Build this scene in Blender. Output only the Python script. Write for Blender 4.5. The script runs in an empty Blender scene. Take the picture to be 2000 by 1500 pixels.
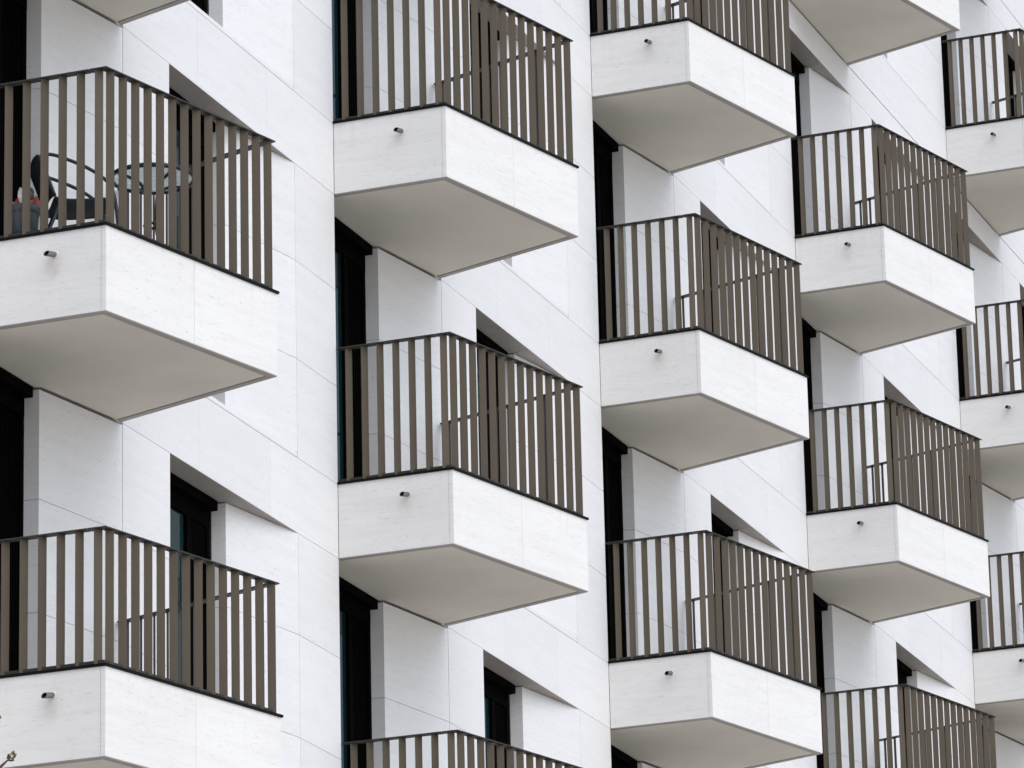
import bpy, math, random
from mathutils import Vector, Matrix
random.seed(7)
S = bpy.context.scene
C = S.collection
PI = math.pi

# ------------------------------------------------------------------ helpers
class MB:
    """collects shapes, links them as one mesh object"""
    def __init__(self): self.v = []; self.f = []; self.m = []
    def poly(self, pts, mi=0):
        b = len(self.v); self.v += [tuple(p) for p in pts]
        self.f.append(tuple(range(b, b+len(pts)))); self.m.append(mi)
    def prism(self, pts, z0, z1, mi=0):
        """footprint pts (x,y), extruded z0..z1"""
        a = sum(pts[i][0]*pts[(i+1) % len(pts)][1]-pts[(i+1) % len(pts)][0]*pts[i][1] for i in range(len(pts)))
        if a < 0: pts = list(reversed(pts))
        n = len(pts); b = len(self.v)
        self.v += [(x, y, z0) for x, y in pts]+[(x, y, z1) for x, y in pts]
        self.f.append(tuple(reversed(range(b, b+n)))); self.f.append(tuple(range(b+n, b+2*n)))
        for i in range(n):
            j = (i+1) % n; self.f.append((b+i, b+j, b+n+j, b+n+i))
        self.m += [mi]*(n+2)
    def box(self, x0, x1, y0, y1, z0, z1, mi=0):
        self.prism([(x0, y0), (x1, y0), (x1, y1), (x0, y1)], z0, z1, mi)
    def tube(self, pts, r, seg=8, mi=0, r1=None, closed=False):
        pts = [Vector(p) for p in pts]; n = len(pts); b = len(self.v)
        prev = None
        for i, p in enumerate(pts):
            if closed: t = (pts[(i+1) % n]-pts[i-1])
            else: t = (pts[min(i+1, n-1)]-pts[max(i-1, 0)])
            t.normalize()
            if prev is None:
                q = Vector((0, 0, 1)) if abs(t.z) < .9 else Vector((1, 0, 0))
                a = t.cross(q).normalized()
            else: a = (prev-t*prev.dot(t)).normalized()
            prev = a; c = t.cross(a)
            rr = r if r1 is None else r+(r1-r)*i/(n-1)
            for k in range(seg):
                w = 2*PI*k/seg
                self.v.append(tuple(p+(a*math.cos(w)+c*math.sin(w))*rr))
        for i in range(n if closed else n-1):
            j = (i+1) % n
            for k in range(seg):
                l = (k+1) % seg
                self.f.append((b+i*seg+k, b+i*seg+l, b+j*seg+l, b+j*seg+k)); self.m.append(mi)
        if not closed:
            self.f.append(tuple(b+k for k in reversed(range(seg)))); self.m.append(mi)
            self.f.append(tuple(b+(n-1)*seg+k for k in range(seg))); self.m.append(mi)
    def lathe(self, prof, c=(0, 0, 0), seg=32, mi=0):
        b = len(self.v); n = len(prof)
        for r, z in prof:
            for k in range(seg):
                w = 2*PI*k/seg; self.v.append((c[0]+r*math.cos(w), c[1]+r*math.sin(w), c[2]+z))
        for i in range(n-1):
            for k in range(seg):
                l = (k+1) % seg
                self.f.append((b+i*seg+k, b+i*seg+l, b+(i+1)*seg+l, b+(i+1)*seg+k)); self.m.append(mi)
    def mesh(self, name, mats, smooth=False):
        me = bpy.data.meshes.new(name); me.from_pydata(self.v, [], self.f); me.update()
        for x in (mats if isinstance(mats, (list, tuple)) else [mats]): me.materials.append(x)
        me.polygons.foreach_set('material_index', self.m)
        if smooth: me.polygons.foreach_set('use_smooth', [True]*len(me.polygons))
        return me
def link(name, me, parent=None, loc=(0, 0, 0)):
    o = bpy.data.objects.new(name, me); C.objects.link(o); o.parent = parent; o.location = loc
    return o
def tag(o, label=None, cat=None, group=None, kind=None):
    for k, v in (('label', label), ('category', cat), ('group', group), ('kind', kind)):
        if v: o[k] = v
    return o

# ------------------------------------------------------------------ materials
def mat(name):
    m = bpy.data.materials.new(name); m.use_nodes = True
    nt = m.node_tree; return m, nt, nt.nodes['Principled BSDF']
def N(nt, typ, **kw):
    n = nt.nodes.new(typ)
    for k, v in kw.items():
        if k in n.inputs: n.inputs[k].default_value = v
        else: setattr(n, k, v)
    return n
def math_(nt, op, a, b=None, clamp=False):
    n = nt.nodes.new('ShaderNodeMath'); n.operation = op; n.use_clamp = clamp
    for i, x in enumerate((a, b)):
        if x is None: continue
        if isinstance(x, (int, float)): n.inputs[i].default_value = x
        else: nt.links.new(x, n.inputs[i])
    return n.outputs[0]
def mix(nt, fac, a, b):
    n = nt.nodes.new('ShaderNodeMix'); n.data_type = 'RGBA'
    for s, x in ((0, fac), (6, a), (7, b)):
        if isinstance(x, (int, float)): n.inputs[s].default_value = x
        elif isinstance(x, tuple): n.inputs[s].default_value = (*x, 1)
        else: nt.links.new(x, n.inputs[s])
    return n.outputs[2]
def ramp(nt, x, lo, hi):
    n = N(nt, 'ShaderNodeMapRange'); nt.links.new(x, n.inputs[0])
    n.inputs[1].default_value = lo; n.inputs[2].default_value = hi
    return n.outputs[0]
def coords(nt, scale, seed=True):
    """world-anchored object coordinates, shifted per object so that copies do not repeat"""
    g = N(nt, 'ShaderNodeNewGeometry')
    mp = N(nt, 'ShaderNodeMapping'); nt.links.new(g.outputs['Position'], mp.inputs[0]); mp.inputs['Scale'].default_value = scale
    return mp.outputs[0], g
def noise(nt, vec, scale, detail=4, rough=.55, dist=0.):
    n = N(nt, 'ShaderNodeTexNoise'); nt.links.new(vec, n.inputs['Vector'])
    n.inputs['Scale'].default_value = scale; n.inputs['Detail'].default_value = detail
    n.inputs['Roughness'].default_value = rough; n.inputs['Distortion'].default_value = dist
    return n.outputs['Fac']

def make_stone(name, light, dark, stain_shadow=False, streak=1.):
    m, nt, p = mat(name)
    v1, g = coords(nt, (1, 1, 9.))
    v2, _ = coords(nt, (1, 1, 3.2))
    v3, _ = coords(nt, (1, 1, 1))
    # bedding: long soft bands plus fine broken scratches
    bands = ramp(nt, noise(nt, v1, 1.3, 6, .62, .6), .42, .72)
    scr = ramp(nt, noise(nt, v1, 9., 5, .72, .3), .56, .72)
    cloud = ramp(nt, noise(nt, v3, .9, 4, .6), .35, .75)
    pits = ramp(nt, noise(nt, v2, 30., 3, .6), .64, .74)
    gate = ramp(nt, noise(nt, v2, 2.2, 3, .6), .42, .64)
    pits = math_(nt, 'MULTIPLY', pits, gate)
    col = mix(nt, math_(nt, 'MULTIPLY', bands, .30*streak), light, dark)
    col = mix(nt, math_(nt, 'MULTIPLY', cloud, .14), col, dark)
    col = mix(nt, math_(nt, 'MULTIPLY', scr, .42*streak), col, tuple(x*.72 for x in dark))
    col = mix(nt, math_(nt, 'MULTIPLY', pits, .75), col, (.27, .26, .25))
    # each slab its own tone
    hs = N(nt, 'ShaderNodeHueSaturation'); nt.links.new(col, hs.inputs['Color'])
    nt.links.new(math_(nt, 'ADD', math_(nt, 'MULTIPLY', g.outputs['Random Per Island'], .04), .97), hs.inputs['Value'])
    col = hs.outputs[0]
    if stain_shadow:
        tc = N(nt, 'ShaderNodeTexCoord'); sp = N(nt, 'ShaderNodeSeparateXYZ'); nt.links.new(tc.outputs['Object'], sp.inputs[0])
        dy = math_(nt, 'DIVIDE', math_(nt, 'SUBTRACT', sp.outputs[1], -.585), .050)
        dz = math_(nt, 'DIVIDE', math_(nt, 'SUBTRACT', sp.outputs[2], .355), .085)
        d = math_(nt, 'ADD', math_(nt, 'MULTIPLY', dy, dy), math_(nt, 'MULTIPLY', dz, dz))
        s = math_(nt, 'POWER', 2.718, math_(nt, 'MULTIPLY', d, -1.))
        s = math_(nt, 'MULTIPLY', s, ramp(nt, noise(nt, v3, 9., 4, .6), .25, .75))
        oi = N(nt, 'ShaderNodeObjectInfo')
        s = math_(nt, 'MULTIPLY', s, math_(nt, 'ADD', math_(nt, 'MULTIPLY', oi.outputs['Random'], .5), .35), True)
        left = math_(nt, 'LESS_THAN', sp.outputs[0], .0)
        col = mix(nt, math_(nt, 'MULTIPLY', s, left), col, (.50, .41, .36))  # stain below the drain pipe, with the pipe's shadow painted into it
        # faint run-off from the flashing
        vs, _ = coords(nt, (9, 9, .8))
        run = math_(nt, 'MULTIPLY', ramp(nt, noise(nt, vs, 1.6, 3, .6), .55, .8), ramp(nt, sp.outputs[2], .2, .62))
        col = mix(nt, math_(nt, 'MULTIPLY', run, .20), col, (.42, .40, .36))
    nt.links.new(col, p.inputs['Base Color'])
    p.inputs['Roughness'].default_value = .62; p.inputs['Specular IOR Level'].default_value = .3
    b = N(nt, 'ShaderNodeBump', Strength=.25, Distance=.004)
    nt.links.new(noise(nt, v2, 40., 4, .6), b.inputs['Height']); nt.links.new(b.outputs[0], p.inputs['Normal'])
    return m
def make_plain(name, col, rough=.5, metal=0., var=.15, scale=6., bump=0., bscale=90., spec=.5):
    m, nt, p = mat(name)
    v, g = coords(nt, (1, 1, 1))
    c = mix(nt, ramp(nt, noise(nt, v, scale, 5, .6), .3, .7), tuple(x*(1-var) for x in col), tuple(min(1, x*(1+var)) for x in col))
    nt.links.new(c, p.inputs['Base Color'])
    p.inputs['Roughness'].default_value = rough; p.inputs['Metallic'].default_value = metal
    p.inputs['Specular IOR Level'].default_value = spec
    if bump:
        b = N(nt, 'ShaderNodeBump', Strength=bump, Distance=.002)
        nt.links.new(noise(nt, v, bscale, 3, .6), b.inputs['Height']); nt.links.new(b.outputs[0], p.inputs['Normal'])
    return m
M = {}
M['stone'] = make_stone('pale_limestone', (.805, .80, .80), (.67, .66, .65))
M['fascia'] = make_stone('pale_limestone_balcony', (.815, .80, .775), (.66, .64, .61), True, 1.2)
M['core'] = make_plain('dark_joint', (.030, .028, .026), .9)
M['mortar'] = make_plain('joint_mortar', (.50, .48, .46), .9)
M['soffit'] = make_plain('beige_render', (.695, .66, .575), .9, var=.05, scale=1.6, bump=.5, bscale=160, spec=.1)
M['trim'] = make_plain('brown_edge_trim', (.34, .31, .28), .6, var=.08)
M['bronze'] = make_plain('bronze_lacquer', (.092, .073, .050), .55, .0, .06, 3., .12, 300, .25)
M['shaded_bar'] = make_plain('shaded_bronze_lacquer', (.042, .035, .028), .55, .0, .06, 3., .12, 300, .25)  # bronze lacquer darkened: shade on the end-side bars put into the colour
M['rail'] = make_plain('dark_bronze_lacquer', (.035, .034, .030), .5, .0, .08, 3., spec=.25)
M['flash'] = make_plain('black_flashing', (.006, .006, .006), .6, .0, .2, spec=.08)
M['frame'] = make_plain('black_brown_frame', (.0028, .0021, .0021), .7, 0., .2, spec=.01)
M['deck'] = make_plain('pale_concrete_deck', (.55, .53, .50), .8, bump=.2)
M['steel'] = make_plain('dull_steel', (.15, .14, .135), .55, .2, .15, 30.)
M['pipe_inside'] = make_plain('pipe_inside', (.01, .01, .011), .8)
M['tube'] = make_plain('dark_blue_grey_powder_coat', (.018, .030, .038), .38, .1, .1)
M['sling'] = make_plain('black_mesh_fabric', (.014, .018, .020), .75, 0., .4, 140., .6, 400)
M['pot'] = make_plain('grey_plastic', (.055, .068, .078), .55, 0., .1)
M['orange'] = make_plain('orange_foil', (.24, .034, .012), .45, 0., .7, 26.)
M['white_film'] = make_plain('white_film', (.72, .68, .66), .35, 0., .25, 30.)
M['pink'] = make_plain('pink_foil', (.55, .16, .12), .35, 0., .4, 30.)
M['dark_film'] = make_plain('dark_film', (.10, .085, .08), .4, 0., .4, 30.)
M['bark'] = make_plain('bark', (.10, .075, .055), .9, 0., .4, 25., .6, 60)
M['bud_green'] = make_plain('bud_green', (.075, .085, .030), .7, 0., .5, 60.)
M['bud_tip'] = make_plain('bud_tip', (.42, .22, .07), .7, 0., .4, 80.)
def make_glass():
    m, nt, p = mat('dark_teal_glass')
    v, g = coords(nt, (1, 1, .25))
    c = mix(nt, ramp(nt, noise(nt, v, .8, 3, .5), .35, .7), (.004, .014, .017), (.008, .028, .032))
    nt.links.new(c, p.inputs['Base Color'])
    p.inputs['Roughness'].default_value = .04; p.inputs['IOR'].default_value = 1.45
    p.inputs['Specular Tint'].default_value = (.22, .74, .78, 1)
    p.inputs['Specular IOR Level'].default_value = .19
    return m
M['glass'] = make_glass()
def make_tableglass():
    """rippled safety glass: lets a little of the view through, glows with the light that falls on its top"""
    m, nt, p = mat('rippled_glass')
    v, g = coords(nt, (1, 1, 1))
    f = ramp(nt, noise(nt, v, 55., 4, .65, 1.5), .38, .66)
    c = mix(nt, f, (.50, .55, .55), (.93, .96, .955))
    tl = N(nt, 'ShaderNodeBsdfTranslucent'); nt.links.new(c, tl.inputs['Color'])
    tr = N(nt, 'ShaderNodeBsdfTransparent'); tr.inputs['Color'].default_value = (.86, .90, .89, 1)
    nt.links.new(c, p.inputs['Base Color']); p.inputs['Roughness'].default_value = .2
    a = N(nt, 'ShaderNodeMixShader'); a.inputs[0].default_value = .8
    nt.links.new(p.outputs[0], a.inputs[1]); nt.links.new(tl.outputs[0], a.inputs[2])
    b = N(nt, 'ShaderNodeMixShader'); b.inputs[0].default_value = .25
    nt.links.new(a.outputs[0], b.inputs[1]); nt.links.new(tr.outputs[0], b.inputs[2])
    nt.links.new(b.outputs[0], nt.nodes['Material Output'].inputs['Surface'])
    return m
M['tableglass'] = make_tableglass()

# ------------------------------------------------------------------ the facade's measures (metres)
L = 6.3336                       # bay
F0 = (-.020, -.970); F1 = (1.780, -1.427); F2 = (2.310, 0.)
SP = (2.335, 0.); J1 = (1.326, .161); J2 = (1.320, .275)
W0, WT = 3.152, 5.525; WS = WT-SP[0]
SLAB = .60
COLS = range(-1, 6)
def zb(l):                       # height of the balcony soffit of storey l
    return -3.*l if l >= 1 else .337-3.337*l
GROUND = -20.9
R_LEN = math.dist(F0, F1); RE = ((F1[0]-F0[0])/R_LEN, (F1[1]-F0[1])/R_LEN); RN = (RE[1], -RE[0])
G_LEN = math.dist(F1, F2); GE = ((F2[0]-F1[0])/G_LEN, (F2[1]-F1[1])/G_LEN); GN = (GE[1], -GE[0])

VISIBLE = [   # bay, storey
           (0, 2), (0, 3), (0, 4), (1, 1), (1, 2), (1, 3), (1, 4), (2, 0), (2, 1), (2, 2), (2, 3), (2, 4), (3, 0), (3, 1), (3, 2), (3, 3),
           (4, -1), (4, 0), (4, 1), (4, 2), (4, 3), (5, -1), (5, 0), (5, 1), (5, 2), (5, 3), (3, -1), (0, 5), (1, 5), (-1, 3), (-1, 4)]
building = link('apartment_building', None)
tag(building, 'white limestone apartment building with staggered angular balconies and bronze railings', 'building')

# ------------------------------------------------------------------ wall: stone slabs on a recessed mortar bed
g = .0021; gv = .0009
def shift(pts, dx): return [(x+dx, y) for x, y in pts]
w = MB()
LEVELS = list(range(-1, 7))
for c in COLS:
    X = c*L
    def P(pts, z0, z1, mi=0): w.prism(shift(pts, X), z0, z1, mi)
    def flat(x0, x1, z0, z1, t=.04): P([(x0+gv, 0), (x1-gv, 0), (x1-gv, t), (x0+gv, t)], z0+g, z1-g)
    for l in LEVELS:
        z = zb(l); top = zb(l-1)
        # floor band
        flat(SP[0]+.008, 3.67, z, z+SLAB); flat(3.67, 4.995, z, z+SLAB); flat(4.995, L, z, z+SLAB)
        if (c, l) not in VISIBLE: flat(0, 1.2, z, z+SLAB); flat(1.2, SP[0]+.008, z, z+SLAB)
        P([(0, .036), (L, .036), (L, .27), (0, .27)], z+.012, z+SLAB, 1)
        head = z+3.0
        rows = [(z+SLAB+.8*k, z+SLAB+.8*(k+1)) for k in range(3)]
        if top-head > .05:       # taller storeys: a stone band between door head and soffit
            for a, b in ((0, 1.2), (1.2, SP[0]+.008), (SP[0]+.008, 3.67), (3.67, 4.995), (4.995, L)): flat(a, b, head, top-.012)
            P([(0, .036), (L, .036), (L, .27), (0, .27)], head+.012, top, 1)
            # stone underside of the door recess
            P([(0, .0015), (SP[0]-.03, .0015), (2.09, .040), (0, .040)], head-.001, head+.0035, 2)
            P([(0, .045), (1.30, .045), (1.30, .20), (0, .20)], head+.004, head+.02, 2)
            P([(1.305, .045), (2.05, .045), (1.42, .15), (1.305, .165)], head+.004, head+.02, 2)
        for a, b in rows:
            tb = b-g if b < head-.1 or top-head > .05 else b-.016
            # piers (with the return into the opening behind)
            P([(SP[0]+.008+g, 0), (W0, 0), (W0, .268), (W0-.03, .268), (W0-.03, .04), (SP[0]+.008+g, .04)], a+g, b-g)
            P([(WT+.003+g, 0), (L, 0), (L, .268), (L-.03, .268), (L-.03, .04), (WT+.003+g, .04)], a+g, b-g)
            # splayed reveals of door and window, one piece with the jamb
            P([J1, SP, (SP[0], .05), (1.40, .28), J2], a+g, tb)
            P(shift([J1, SP, (SP[0], .05), (1.40, .28), J2], WS), max(a, z+.642)+g, b-g)
        P([(SP[0]+.006, .036), (W0-.028, .036), (W0-.028, .266), (SP[0]-.02, .266), (SP[0]-.02, .05)], z+SLAB, head, 1)
        P([(WT, .036), (L-.028, .036), (L-.028, .266), (WT-.02, .266), (WT-.02, .05)], z+SLAB, head, 1)
        # window head: two stone pieces behind the slab edge, with joints
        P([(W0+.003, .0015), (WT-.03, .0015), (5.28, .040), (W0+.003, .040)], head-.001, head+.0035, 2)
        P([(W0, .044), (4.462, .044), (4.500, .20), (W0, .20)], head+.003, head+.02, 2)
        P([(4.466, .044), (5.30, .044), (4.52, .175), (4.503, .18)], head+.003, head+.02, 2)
        # window sill slab
        P([(W0+g, .0), (WT-g, .0), (4.52, .27), (W0+g, .27)], z+SLAB+.004, z+SLAB+.039)
# ground floor plinth and parapet
x0, x1 = COLS[0]*L, (COLS[-1]+1)*L
w.box(x0, x1, 0, .3, GROUND-.3, zb(6)-.004)
w.box(x0, x1, .02, .3, zb(-2)-.0, zb(-2)+1.1)
w.box(x0, x1, .32, 12, GROUND-.3, zb(-2)+.9, 1)
link('wall', w.mesh('wall', [M['stone'], M['mortar'], M['trim']]), building)

# ------------------------------------------------------------------ windows and balcony doors
def opening_meshes(h, q):
    """frame, glass, ribbed panel; origin at the opening's lower left edge on the facade line, h = clear height"""
    fr = MB()
    fr.box(-.02, 1.30, .198, .268, h-.075, h-.002)                  # blind box
    fr.box(-.02, 1.318, .270, .315, h-.20, h-.002)                  # head
    fr.box(-.02, 1.318, .270, .315, .0, .09)                        # bottom
    fr.box(1.262, 1.318, .272, .315, .09, h-.20)                    # right stile
    fr.box(q, q+.062, .262, .315, .09, h-.20)                      # mullion
    fr.box(-.02, .04, .272, .315, .09, h-.20)
    a = fr.mesh('window_frame', M['frame'])
    pn = MB(); pn.box(.04, q, .292, .304, .09, h-.20)
    b = pn.mesh('window_pane', M['glass'])
    rb = MB(); rb.box(q+.062, 1.262, .300, .312, .09, h-.20)
    for k in range(9):
        x = q+.074+(1.262-q-.074)/9*k; rb.box(x, x+.018, .280, .299, .095, h-.205)
    c = rb.mesh('window_panel', M['frame'])
    bk = MB(); bk.box(-.02, 1.318, .316, .319, 0, h)
    return a, b, c
om_d = opening_meshes(2.415, .838); om_w = opening_meshes(2.360, .885)
for c in COLS:
    for l in LEVELS:
        z = zb(l)
        for nm, ms, xx, zz in (('balcony_door', om_d, 0, z+.585), ('window', om_w, W0, z+.640)):
            f = link(nm, ms[0], building, (c*L+xx, 0, zz))
            link('pane', ms[1], f); link('ribbed_panel', ms[2], f)

# ------------------------------------------------------------------ balcony
def inset(poly, ds):
    """move edge i of a closed polygon (clockwise footprint P,F0,F1,F2...) inwards by ds[i]"""
    n = len(poly); lines = []
    ar = sum(poly[i][0]*poly[(i+1) % n][1]-poly[(i+1) % n][0]*poly[i][1] for i in range(n))
    sg = 1 if ar > 0 else -1
    for i in range(n):
        a, b = poly[i], poly[(i+1) % n]; d = ds[i]
        e = (b[0]-a[0], b[1]-a[1]); q = math.hypot(*e)
        nx, ny = -e[1]/q*sg, e[0]/q*sg
        lines.append(((a[0]+nx*d, a[1]+ny*d), e))
    out = []
    for i in range(n):
        (p, r), (q, s) = lines[i-1], lines[i]
        k = r[0]*s[1]-r[1]*s[0]
        if abs(k) < 1e-9: out.append(q); continue
        t = ((q[0]-p[0])*s[1]-(q[1]-p[1])*s[0])/k
        out.append((p[0]+r[0]*t, p[1]+r[1]*t))
    return out
QUAD = [(0., -.001), F0, F1, (F2[0], -.001)]          # edges: left, right, end, wall side
def band(mb, d0, d1, z0, z1, mi=0, edges=(0, 1, 2)):
    """strips between two insets of the three free edges"""
    a = inset(QUAD, [d0]*3+[0]); b = inset(QUAD, [d1]*3+[0])
    for i in edges: mb.prism([a[i], a[i+1], b[i+1], b[i]], z0, z1, mi)
def along(s0, s1, org, e, n, d0, d1):
    """rectangle on a side: s along e from org, d inward (against outward normal n)"""
    return [(org[0]+e[0]*s-n[0]*d, org[1]+e[1]*s-n[1]*d) for s, d in ((s0, d0), (s1, d0), (s1, d1), (s0, d1))]
LE = (F0[0]/math.hypot(*F0), F0[1]/math.hypot(*F0)); LN = (-1*abs(LE[1]), LE[0]*1.) ; LN = (LE[1], -LE[0]); L_LEN = math.hypot(*F0)
def slab_mesh():
    b = MB(); T = .055
    z0, z1 = .004, SLAB-.004
    b.prism(along(.004, L_LEN-.0375, (0, 0), LE, LN, 0, T), z0, z1)
    # right face, two stones; the first shows its thickness on the left face
    R0 = inset(QUAD, [0, T, 0, 0]); 
    b.prism([F0, along(0, .936, F0, RE, RN, 0, T)[1], along(0, .936, F0, RE, RN, 0, T)[2], (F0[0]+.0007, F0[1]+.034), ], z0, z1)
    b.prism(along(.939, R_LEN-.0, F0, RE, RN, 0, T), z0, z1)
    b.prism(along(T+.004, G_LEN-.01, F1, GE, GN, 0, T), z0, z1)
    b.prism(along(.930, .945, F0, RE, RN, .003, T), z0, z1, 2)
    b.prism(along(L_LEN-.040, L_LEN-.032, (0, 0), LE, LN, .003, T), z0, z1, 2)
    b.prism(inset(QUAD, [.05, .05, .05, .002]), .014, .565, 1)
    return b.mesh('balcony', [M['fascia'], M['core'], M['mortar']])
def soffit_mesh(deep):
    b = MB(); q = inset(QUAD, [.066, .066, .066, .0])
    if deep:
        pts = [q[0], q[1], q[2], q[3], (SP[0]-.06, -.002), (J1[0]-.008, J1[1]-.014), (J1[0]-.012, .194), (.0, .194), (q[0][0], 0.)]
        pts = [(.004, .194), q[0], q[1], q[2], q[3], (2.24, .0015), (J1[0]-.004, J1[1]-.014), (J1[0]-.004, .194)]
    else: pts = q
    b.prism(pts, .0005, .011)
    return b.mesh('soffit', M['soffit'])
def trim_mesh():
    b = MB(); band(b, .003, .058, -.003, .0035)
    return b.mesh('soffit_trim', M['trim'])
def flash_mesh():
    b = MB(); band(b, -.014, .075, SLAB-.003, SLAB+.014)
    return b.mesh('flashing', M['flash'])
def deck_mesh():
    b = MB(); b.prism(inset(QUAD, [.08, .08, .08, -.0]), .566, .578)
    return b.mesh('deck', M['deck'])
def pipe_mesh():
    b = MB(); y, z, r = -.592, .447, .0195
    def ring(x0, r, cut):
        return [(x0+cut*math.sin(2*PI*k/20), y+r*math.cos(2*PI*k/20), z+.235*(x0+cut*math.sin(2*PI*k/20))+r*math.sin(2*PI*k/20)) for k in range(20)]
    a = ring(.0, r, 0); o_ = ring(-.140, r, .014); i_ = ring(-.1395, r-.0022, .0128); d = ring(-.01, r-.003, 0)
    n = len(b.v); b.v += a+o_+i_+d
    for q in range(3):
        for k in range(20):
            l = (k+1) % 20
            b.f.append((n+q*20+k, n+q*20+l, n+(q+1)*20+l, n+(q+1)*20+k)); b.m.append(1 if q == 2 else 0)
    b.f.append(tuple(n+60+k for k in range(20))); b.m.append(1)
    # collar on the stone
    c0 = ring(-.013, r+.007, 0); c1 = ring(-.020, r+.007, 0); c2 = ring(-.020, r, 0); n = len(b.v); b.v += c0+c1+c2
    for q in range(2):
        for k in range(20):
            l = (k+1) % 20
            b.f.append((n+q*20+k, n+q*20+l, n+(q+1)*20+l, n+(q+1)*20+k)); b.m.append(2)
    return b.mesh('drain_pipe', [M['steel'], M['pipe_inside'], M['fascia']], True)
def baluster_spots():
    W = .056; r2 = math.sqrt(.5); out = []
    for k in range(7):
        s = .093+.1347*k
        out.append(((LE[0]*s-LN[0]*.031, LE[1]*s-LN[1]*.031), ((LE[0]-LN[0])*r2, (LE[1]-LN[1])*r2)))
    for k in range(14):
        s = .079+.1327*k
        out.append(((F0[0]+RE[0]*s-RN[0]*.031, F0[1]+RE[1]*s-RN[1]*.031), ((RE[0]+RN[0])*r2, (RE[1]+RN[1])*r2)))
    for k in range(11):
        s = .130+.1290*k
        out.append(((F1[0]+GE[0]*s-GN[0]*.031, F1[1]+GE[1]*s-GN[1]*.031), (.845, .535)))
    return out
SPOTS = baluster_spots()
def blade(mb, dir_, cx, cy, z0, z1, W=.056, t=.009):
    dx, dy = dir_; nx, ny = -dy, dx
    mb.prism([(cx-dx*W/2-nx*t/2, cy-dy*W/2-ny*t/2), (cx+dx*W/2-nx*t/2, cy+dy*W/2-ny*t/2),
              (cx+dx*W/2+nx*t/2, cy+dy*W/2+ny*t/2), (cx-dx*W/2+nx*t/2, cy-dy*W/2+ny*t/2)], z0, z1)
ZB0 = SLAB+.016
def bottom_mesh():
    b = MB(); d = inset(QUAD, [.026]*3+[0]); e = inset(QUAD, [.034]*3+[0])
    for i in range(3): b.prism([d[i], d[i+1], e[i+1], e[i]], SLAB+.0145, SLAB+.046)
    return b.mesh('bottom_rail', M['rail'])
def railing_mesh(top, blades):
    b = MB()
    a = inset(QUAD, [.0, .0, .0, 0]); c = inset(QUAD, [.062]*3+[0])
    # top plate: left piece with a small gap near the corner, then mitred pieces
    t0, t1 = top-.009, top
    def lp(s0, s1): return along(s0, s1, (0, 0), LE, LN, 0, .062)
    b.prism(lp(.003, .835), t0, t1)
    k = lp(.842, L_LEN); b.prism([k[0], a[1], c[1], k[3]], t0, t1)
    b.prism([a[1], a[2], c[2], c[1]], t0, t1); b.prism([a[2], a[3], c[3], c[2]], t0, t1)
    if not blades: return b.mesh('railing', M['rail']), bottom_mesh()
    # bottom bar
    d = inset(QUAD, [.026]*3+[0]); e = inset(QUAD, [.034]*3+[0])
    for i in range(3): b.prism([d[i], d[i+1], e[i+1], e[i]], SLAB+.0145, SLAB+.046)
    mi0 = len(b.f)
    if blades:
        for k, ((cx, cy), dr) in enumerate(SPOTS):
            mi0 = len(b.f); blade(b, dr, cx, cy, ZB0, t0)
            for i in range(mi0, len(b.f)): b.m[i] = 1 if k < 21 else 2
    return b.mesh('railing', [M['rail'], M['bronze'], M['shaded_bar']])
ME = dict(slab=slab_mesh(), soffit=soffit_mesh(True), soffit_flat=soffit_mesh(False), trim=trim_mesh(), flash=flash_mesh(), deck=deck_mesh(), pipe=pipe_mesh())
TOPS = {}
def rail_top(l): return 1.719 if l <= 3 else 1.533
for tp in (1.719, 1.533):
    bl = []
    for k, ((cx, cy), dr) in enumerate(SPOTS):
        q = MB(); blade(q, dr, 0, 0, ZB0, tp-.009); bl.append(q.mesh('baluster', M['bronze' if k < 21 else 'shaded_bar']))
    # blades on one side share their mesh
    for i in range(len(bl)):
        j = 0 if i < 7 else 7 if i < 21 else 21
        bl[i] = bl[j]
    TOPS[tp] = (railing_mesh(tp, False), railing_mesh(tp, True), bl)
FULL = {(0, 3), (0, 4), (1, 2)}           # the balconies whose railing bars show largest
for c, l in VISIBLE:
    loc = (c*L, 0, zb(l))
    b = link('balcony', ME['slab'], building, loc)
    link('soffit', ME['soffit'] if l >= 1 else ME['soffit_flat'], b)
    link('soffit_trim', ME['trim'], b); link('flashing', ME['flash'], b); link('deck', ME['deck'], b)
    link('drain_pipe', ME['pipe'], b)
    tp = rail_top(l); full = (c, l) in FULL
    r = link('railing', TOPS[tp][0][0] if full else TOPS[tp][1], building, loc)
    if full:
        link('bottom_rail', TOPS[tp][0][1], r)
        for ((cx, cy), dr), me in zip(SPOTS, TOPS[tp][2]): link('baluster', me, r, (cx, cy, 0))
    if (c, l) == (0, 3): tag(b, 'balcony furnished with a chair and a round glass table')

# ------------------------------------------------------------------ furniture on one balcony
FZ = zb(3)+.578
def bez(p, n=14):
    """Catmull-Rom through the points"""
    p = [Vector(q) for q in p]; p = [p[0]*2-p[1]]+p+[p[-1]*2-p[-2]]; out = []
    for i in range(1, len(p)-2):
        for k in range(n):
            t = k/n; a, b, c, d = p[i-1:i+3]
            out.append(.5*((2*b)+(c-a)*t+(2*a-5*b+4*c-d)*t*t+(3*b-a-3*c+d)*t**3))
    out.append(p[-2]); return out
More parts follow.
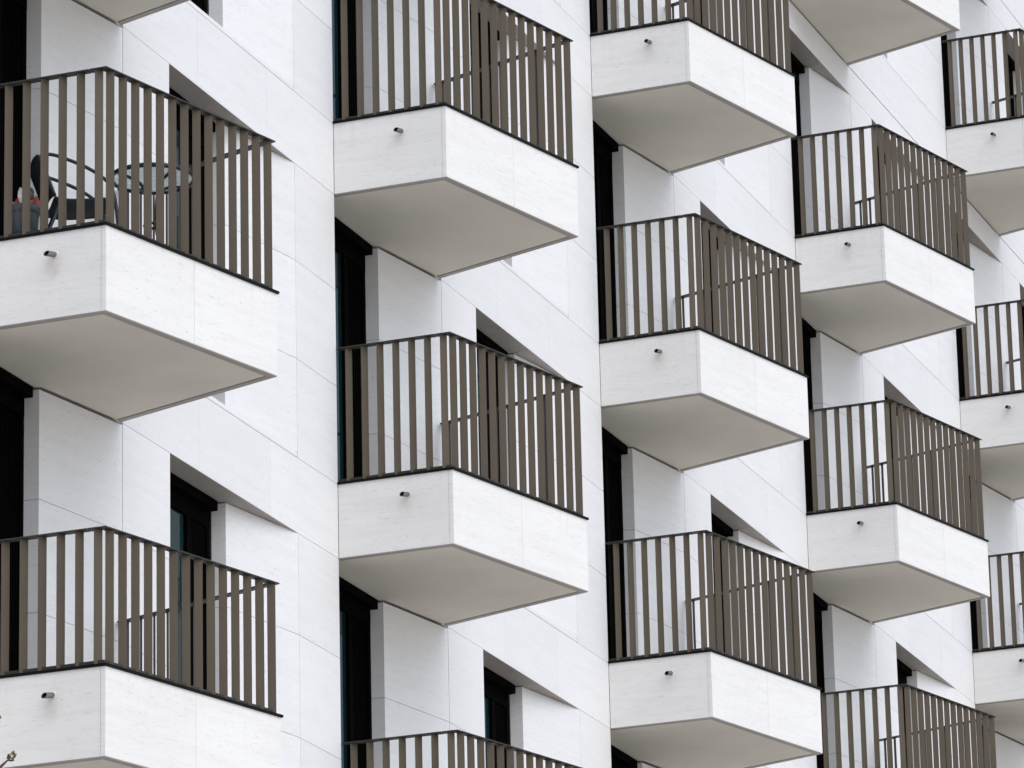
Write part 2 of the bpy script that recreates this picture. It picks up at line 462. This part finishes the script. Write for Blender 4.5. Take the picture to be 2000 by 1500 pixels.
# table
tb = link('bistro_table', None, None, (1.02, -.835, FZ)); tb.rotation_euler.z = math.radians(12)
tag(tb, 'round garden table with rippled glass top and dark curved tube legs', 'table')
q = MB(); q.tube([(.285*math.cos(a), .285*math.sin(a), .70) for a in [2*PI*k/48 for k in range(48)]], .0165, 10, closed=True)
link('rim', q.mesh('rim', M['tube'], True), tb)
q = MB(); q.lathe([(.0001, .700), (.276, .700), (.276, .706), (.0001, .706)], seg=48)
link('table_top', q.mesh('table_top', M['tableglass'], False), tb)
q = MB()
for k in range(4):
    a = PI/4+k*PI/2; ca, sa = math.cos(a), math.sin(a)
    pts = [(.275, .688), (.19, .675), (.10, .645), (.058, .57), (.048, .46), (.048, .36), (.06, .27), (.13, .14), (.22, .035), (.28, .012)]
    lg = MB(); lg.tube(bez([(r*ca, r*sa, z) for r, z in pts], 6), .0115, 8)
    link('leg', lg.mesh('leg', M['tube'], True), tb)
q = MB(); q.tube([(.058*math.cos(a), .058*math.sin(a), .36) for a in [2*PI*k/24 for k in range(24)]], .010, 8, closed=True)
link('ring', q.mesh('ring', M['tube'], True), tb)
# chair (local: faces +x, origin on the floor under the seat)
ch = link('garden_chair', None, None, (.575, -.46, FZ)); ch.rotation_euler.z = math.radians(-56)
tag(ch, 'dark garden armchair with mesh sling seat and curved tube arms', 'chair')
q = MB(); n = 12; W = .19
prof = [(.215, .405), (.16, .415), (.05, .400), (-.08, .392), (-.17, .405)]
pp = bez([(x, 0, z) for x, z in prof], 5)
for s0, s1 in zip(pp[:-1], pp[1:]):
    for y0, y1 in ((-W, 0), (0, W)):
        for dz in (0, -.012):
            f = [(s0.x, y0, s0.z+dz-(.012 if y0 == 0 else 0)), (s1.x, y0, s1.z+dz-(.012 if y0 == 0 else 0)), (s1.x, y1, s1.z+dz-(.012 if y1 == 0 else 0)), (s0.x, y1, s0.z+dz-(.012 if y1 == 0 else 0))]
            q.poly(f if dz else f[::-1])
for sy in (-W, W): q.tube([(p_.x, sy, p_.z-.006) for p_ in pp], .011, 6)
q.tube([(.215, -W, .400), (.215, W, .400)], .011, 6)
link('seat', q.mesh('seat', M['sling'], True), ch)
q = MB()
bp = bez([(-.165, 0, .415), (-.20, 0, .52), (-.24, 0, .61), (-.27, 0, .685)], 5)
for s0, s1 in zip(bp[:-1], bp[1:]):
    for y0, y1, e0, e1 in ((-W, -.09, 0, .018), (-.09, .09, .018, .018), (.09, W, .018, 0)):
        for dx in (0, -.012):
            f = [(s0.x+dx-e0, y0, s0.z), (s1.x+dx-e0, y0, s1.z), (s1.x+dx-e1, y1, s1.z), (s0.x+dx-e1, y1, s0.z)]
            q.poly(f if dx else f[::-1])
link('backrest', q.mesh('backrest', M['sling'], True), ch)
q = MB()
q.tube(bez([(-.165, -W, .41), (-.24, -W, .61), (-.27, -W+.015, .685), (-.282, -W+.07, .706), (-.286, 0, .712), (-.282, W-.07, .706), (-.27, W-.015, .685), (-.24, W, .61), (-.165, W, .41)], 6), .013, 8)
link('back_frame', q.mesh('back_frame', M['tube'], True), ch)
for sy in (-1, 1):
    q = MB(); y = sy*(W+.028)
    q.tube(bez([(-.265, sy*W, .68), (-.20, y, .695), (-.08, y, .665), (.07, y, .605), (.185, y, .525), (.235, y, .42), (.262, y, .22), (.285, y, .012)], 7), .013, 8)
    link('arm', q.mesh('arm', M['tube'], True), ch)
    q = MB(); q.tube(bez([(-.12, sy*W, .395), (-.19, y, .20), (-.27, y, .012)], 6), .0115, 8)
    link('leg', q.mesh('leg', M['tube'], True), ch)
q = MB()
for x, z in ((.245, .37), (-.155, .30)): q.tube([(x, -W-.028, z), (x, W+.028, z)], .009, 6)
link('stretcher', q.mesh('stretcher', M['tube'], True), ch)
# pot with wrappers in it
pt = (.165, -.275)
q = MB(); q.lathe([(.0001, 0), (.085, 0), (.104, .235), (.104, .24), (.110, .243), (.112, .292), (.106, .296), (.100, .290), (.096, .22), (.0001, .21)], seg=36)
pot = link('planter_pot', q.mesh('planter_pot', M['pot'], True), None, (*pt, FZ)); tag(pot, 'grey plastic planter pot behind the railing bars', 'pot')
def crumple(seed, sx, sy, sz, n=14):
    """a crumpled bag: a creased closed skin, pinched at the top"""
    rnd = random.Random(seed); b = MB(); rows = 9; ph = [(rnd.uniform(0, 6), rnd.randint(2, 5), rnd.uniform(.05, .16)) for _ in range(5)]
    for i in range(rows+1):
        t = i/rows; r = math.sin(PI*(.12+.86*t))**.6*(1-.25*t)
        for k in range(n):
            a = 2*PI*k/n; d = 1+sum(am*math.sin(fr*a+p_+3*t) for p_, fr, am in ph)+rnd.uniform(-.12, .12)
            b.v.append((sx*r*d*math.cos(a), sy*r*d*math.sin(a), sz*t+rnd.uniform(-.012, .012)))
    for i in range(rows):
        for k in range(n):
            l = (k+1) % n; b.f.append((i*n+k, i*n+l, (i+1)*n+l, (i+1)*n+k)); b.m.append(0)
    b.f.append(tuple(reversed(range(n)))); b.m.append(0)
    b.f.append(tuple(rows*n+k for k in range(n))); b.m.append(0)
    return b
def wrapper(name, seed, size, off, rot, m, label):
    o = link(name, crumple(seed, *size).mesh(name, m), None, (pt[0]+off[0], pt[1]+off[1], FZ+off[2])); o.rotation_euler = rot
    tag(o, label, 'packaging')
wrapper('crumpled_bag', 3, (.038, .044, .115), (.0, .045, .270), (.3, -.15, .4), M['orange'], 'crumpled orange foil bag on the left side of the planter pot')
wrapper('crumpled_bag', 8, (.033, .040, .125), (.01, -.070, .265), (.35, .1, 1.2), M['orange'], 'crumpled orange bag leaning right, beside the chair back')
wrapper('crumpled_bag', 5, (.035, .042, .16), (-.045, -.038, .262), (-.25, .0, .2), M['white_film'], 'crumpled white film bag between two orange bags')
wrapper('crumpled_bag', 11, (.040, .05, .055), (-.055, .055, .270), (.0, .2, .9), M['pink'], 'low crumpled pink foil bag at the front rim of the planter pot')
wrapper('crumpled_bag', 14, (.035, .042, .09), (.03, -.01, .36), (.2, .2, .1), M['dark_film'], 'crumpled dark brown bag topmost in the planter pot')

# ------------------------------------------------------------------ camera (solved from the photograph)
cam = bpy.data.cameras.new('camera'); co = bpy.data.objects.new('camera', cam); C.objects.link(co); S.camera = co
yaw, pit, rol = (math.radians(a) for a in (69.85302181, 17.27001832, -1.35466771))
fw = Vector((math.sin(yaw)*math.cos(pit), math.cos(yaw)*math.cos(pit), math.sin(pit)))
r0 = Vector((math.cos(yaw), -math.sin(yaw), 0)); u0 = r0.cross(fw)
rr = math.cos(rol)*r0+math.sin(rol)*u0; uu = -math.sin(rol)*r0+math.cos(rol)*u0
CAM = Vector((-28.5092643, -14.25189326, -19.30855243))
mw = Matrix((rr, uu, -fw)).transposed().to_4x4(); mw.translation = CAM
co.matrix_world = mw
cam.sensor_width = 36; cam.lens = 36*9796.3087/2000; cam.clip_start = .1; cam.clip_end = 3000

# ------------------------------------------------------------------ tree whose twig tips reach into the frame
def pix(x, y, d):
    v = fw+rr*((x-1000)/9796.3)-uu*((y-750)/9796.3); v.normalize(); return CAM+v*d
tree = link('budding_tree', None, None, (-11.9, -6.5, GROUND)); base = Vector((-11.9, -6.5, GROUND))
tag(tree, 'budding tree reaching into the lower left corner with bud tipped twigs', 'tree')
rnd = random.Random(4)
tk = MB(); fork = Vector((.05, .1, 3.2))
tk.tube(bez([(0, 0, 0), (.03, -.02, .9), (-.02, .04, 2.0), fork], 6), .11, 10, r1=.065)
link('trunk', tk.mesh('trunk', M['bark'], True), tree)
def bud(pos, d, size, seed):
    rr_ = random.Random(seed); d = d.normalized(); b = MB()
    side = d.cross(Vector((0, 0, 1))).normalized(); oth = d.cross(side)
    for i in range(110):
        t = rr_.random()**.8; a = rr_.uniform(0, 2*PI); wid = size*.30*math.sin(PI*min(.97, .12+.8*t))
        o = pos+d*(t*size*.8)+(side*math.cos(a)+oth*math.sin(a))*wid*rr_.uniform(.5, 1)
        tip = (d*rr_.uniform(.5, 1.1)+(side*math.cos(a)+oth*math.sin(a))*rr_.uniform(.2, .8)).normalized()
        x = tip.cross(Vector((rr_.uniform(-1, 1), rr_.uniform(-1, 1), rr_.uniform(-1, 1)))).normalized()
        l = size*rr_.uniform(.16, .28); ww = l*.28; mi = 1 if t > .55 and rr_.random() < .75 else 0
        b.poly([o-x*ww*.6, o+tip*l*.5-x*ww, o+tip*l, o+tip*l*.5+x*ww, o+x*ww*.6], mi)
    return b
specs = [((22, 1478), (-5, 1504), 20.0, .046), ((-4, 1404), (-14, 1432), 20.2, .036)]
tips = [pix(*a, d) for a, b_, d, s in specs]; feet = [pix(*b_, d) for a, b_, d, s in specs]
for (a, b_, d, s), t_, f_ in zip(specs, tips, feet):
    dr = (t_-f_); tw = MB(); st = base+fork+Vector((0, 0, -.05))
    mid = f_-dr.normalized()*.5+Vector((-.15, -.1, -.35))
    tw.tube(bez([st-base, (st*.6+mid*.4)-base+Vector((-.1, .05, .25)), mid-base, f_-dr*.8-Vector((0, 0, .01))-base, f_-base, t_-dr*.25-base], 6), .026, 6, r1=.0036)
    lim = link('limb', tw.mesh('limb', M['bark'], True), tree)
    bd = bud(t_-dr*.28-base, dr, s, int(s*1000)); link('bud', bd.mesh('bud', [M['bud_green'], M['bud_tip']]), lim)
for i in range(9):                                     # further limbs below the frame
    a = 2*PI*i/9+.3; rch = rnd.uniform(.7, 1.3); up = rnd.uniform(.6, 1.9)
    e_ = fork+Vector((math.cos(a)*rch-.5, math.sin(a)*rch-.3, up))
    tw = MB(); tw.tube(bez([fork-Vector((0, 0, .1*i)), fork+(e_-fork)*.45+Vector((0, 0, -.12)), e_], 6), .024, 6, r1=.003)
    lim = link('limb', tw.mesh('limb', M['bark'], True), tree)
    link('bud', bud(e_, (e_-fork), .045, i).mesh('bud', [M['bud_green'], M['bud_tip']]), lim)

# ------------------------------------------------------------------ ground
q = MB(); q.poly([(-900, -900, GROUND), (900, -900, GROUND), (900, 900, GROUND), (-900, 900, GROUND)])
gm = make_plain('pale_paving', (.55, .505, .445), .85, 0., .12, .6, .3, 8)
tag(link('ground', q.mesh('ground', gm)), kind='structure')

# ------------------------------------------------------------------ light
sd = Vector((-.26, -.64, .72)).normalized()
el = math.asin(sd.z); az = math.atan2(sd.x, sd.y)
wd = bpy.data.worlds.new('World'); S.world = wd; wd.use_nodes = True; nt = wd.node_tree
sky = nt.nodes.new('ShaderNodeTexSky'); sky.sky_type = 'NISHITA'; sky.sun_disc = False
sky.sun_elevation = el; sky.sun_rotation = az; sky.air_density = 1.; sky.dust_density = 1.2; sky.ozone_density = 1.
hs = nt.nodes.new('ShaderNodeHueSaturation'); hs.inputs['Saturation'].default_value = .58
nt.links.new(sky.outputs[0], hs.inputs['Color'])
# overcast: about three times as bright overhead as at the horizon
tcw = nt.nodes.new('ShaderNodeTexCoord'); sx = nt.nodes.new('ShaderNodeSeparateXYZ'); nt.links.new(tcw.outputs['Generated'], sx.inputs[0])
up = nt.nodes.new('ShaderNodeMapRange'); nt.links.new(sx.outputs[2], up.inputs[0])
up.inputs[1].default_value = 0.; up.inputs[2].default_value = .9; up.inputs[3].default_value = .62; up.inputs[4].default_value = 1.35
mu = nt.nodes.new('ShaderNodeVectorMath'); mu.operation = 'SCALE'; nt.links.new(hs.outputs[0], mu.inputs[0]); nt.links.new(up.outputs[0], mu.inputs['Scale'])
ov = mu.outputs[0]
bg = nt.nodes['Background']; nt.links.new(ov, bg.inputs['Color']); bg.inputs['Strength'].default_value = .15
sl = bpy.data.lights.new('sun', 'SUN'); sl.energy = .5; sl.angle = math.radians(75); sl.color = (1, .995, .985)
so = bpy.data.objects.new('sun', sl); C.objects.link(so); so.rotation_euler = (-sd).to_track_quat('-Z', 'Y').to_euler()
so.location = (0, -30, 30)
S.view_settings.view_transform = 'Standard'; S.view_settings.look = 'None'; S.view_settings.gamma = 1
S.view_settings.exposure = 0.62
S.cycles.max_bounces = 8; S.cycles.diffuse_bounces = 5
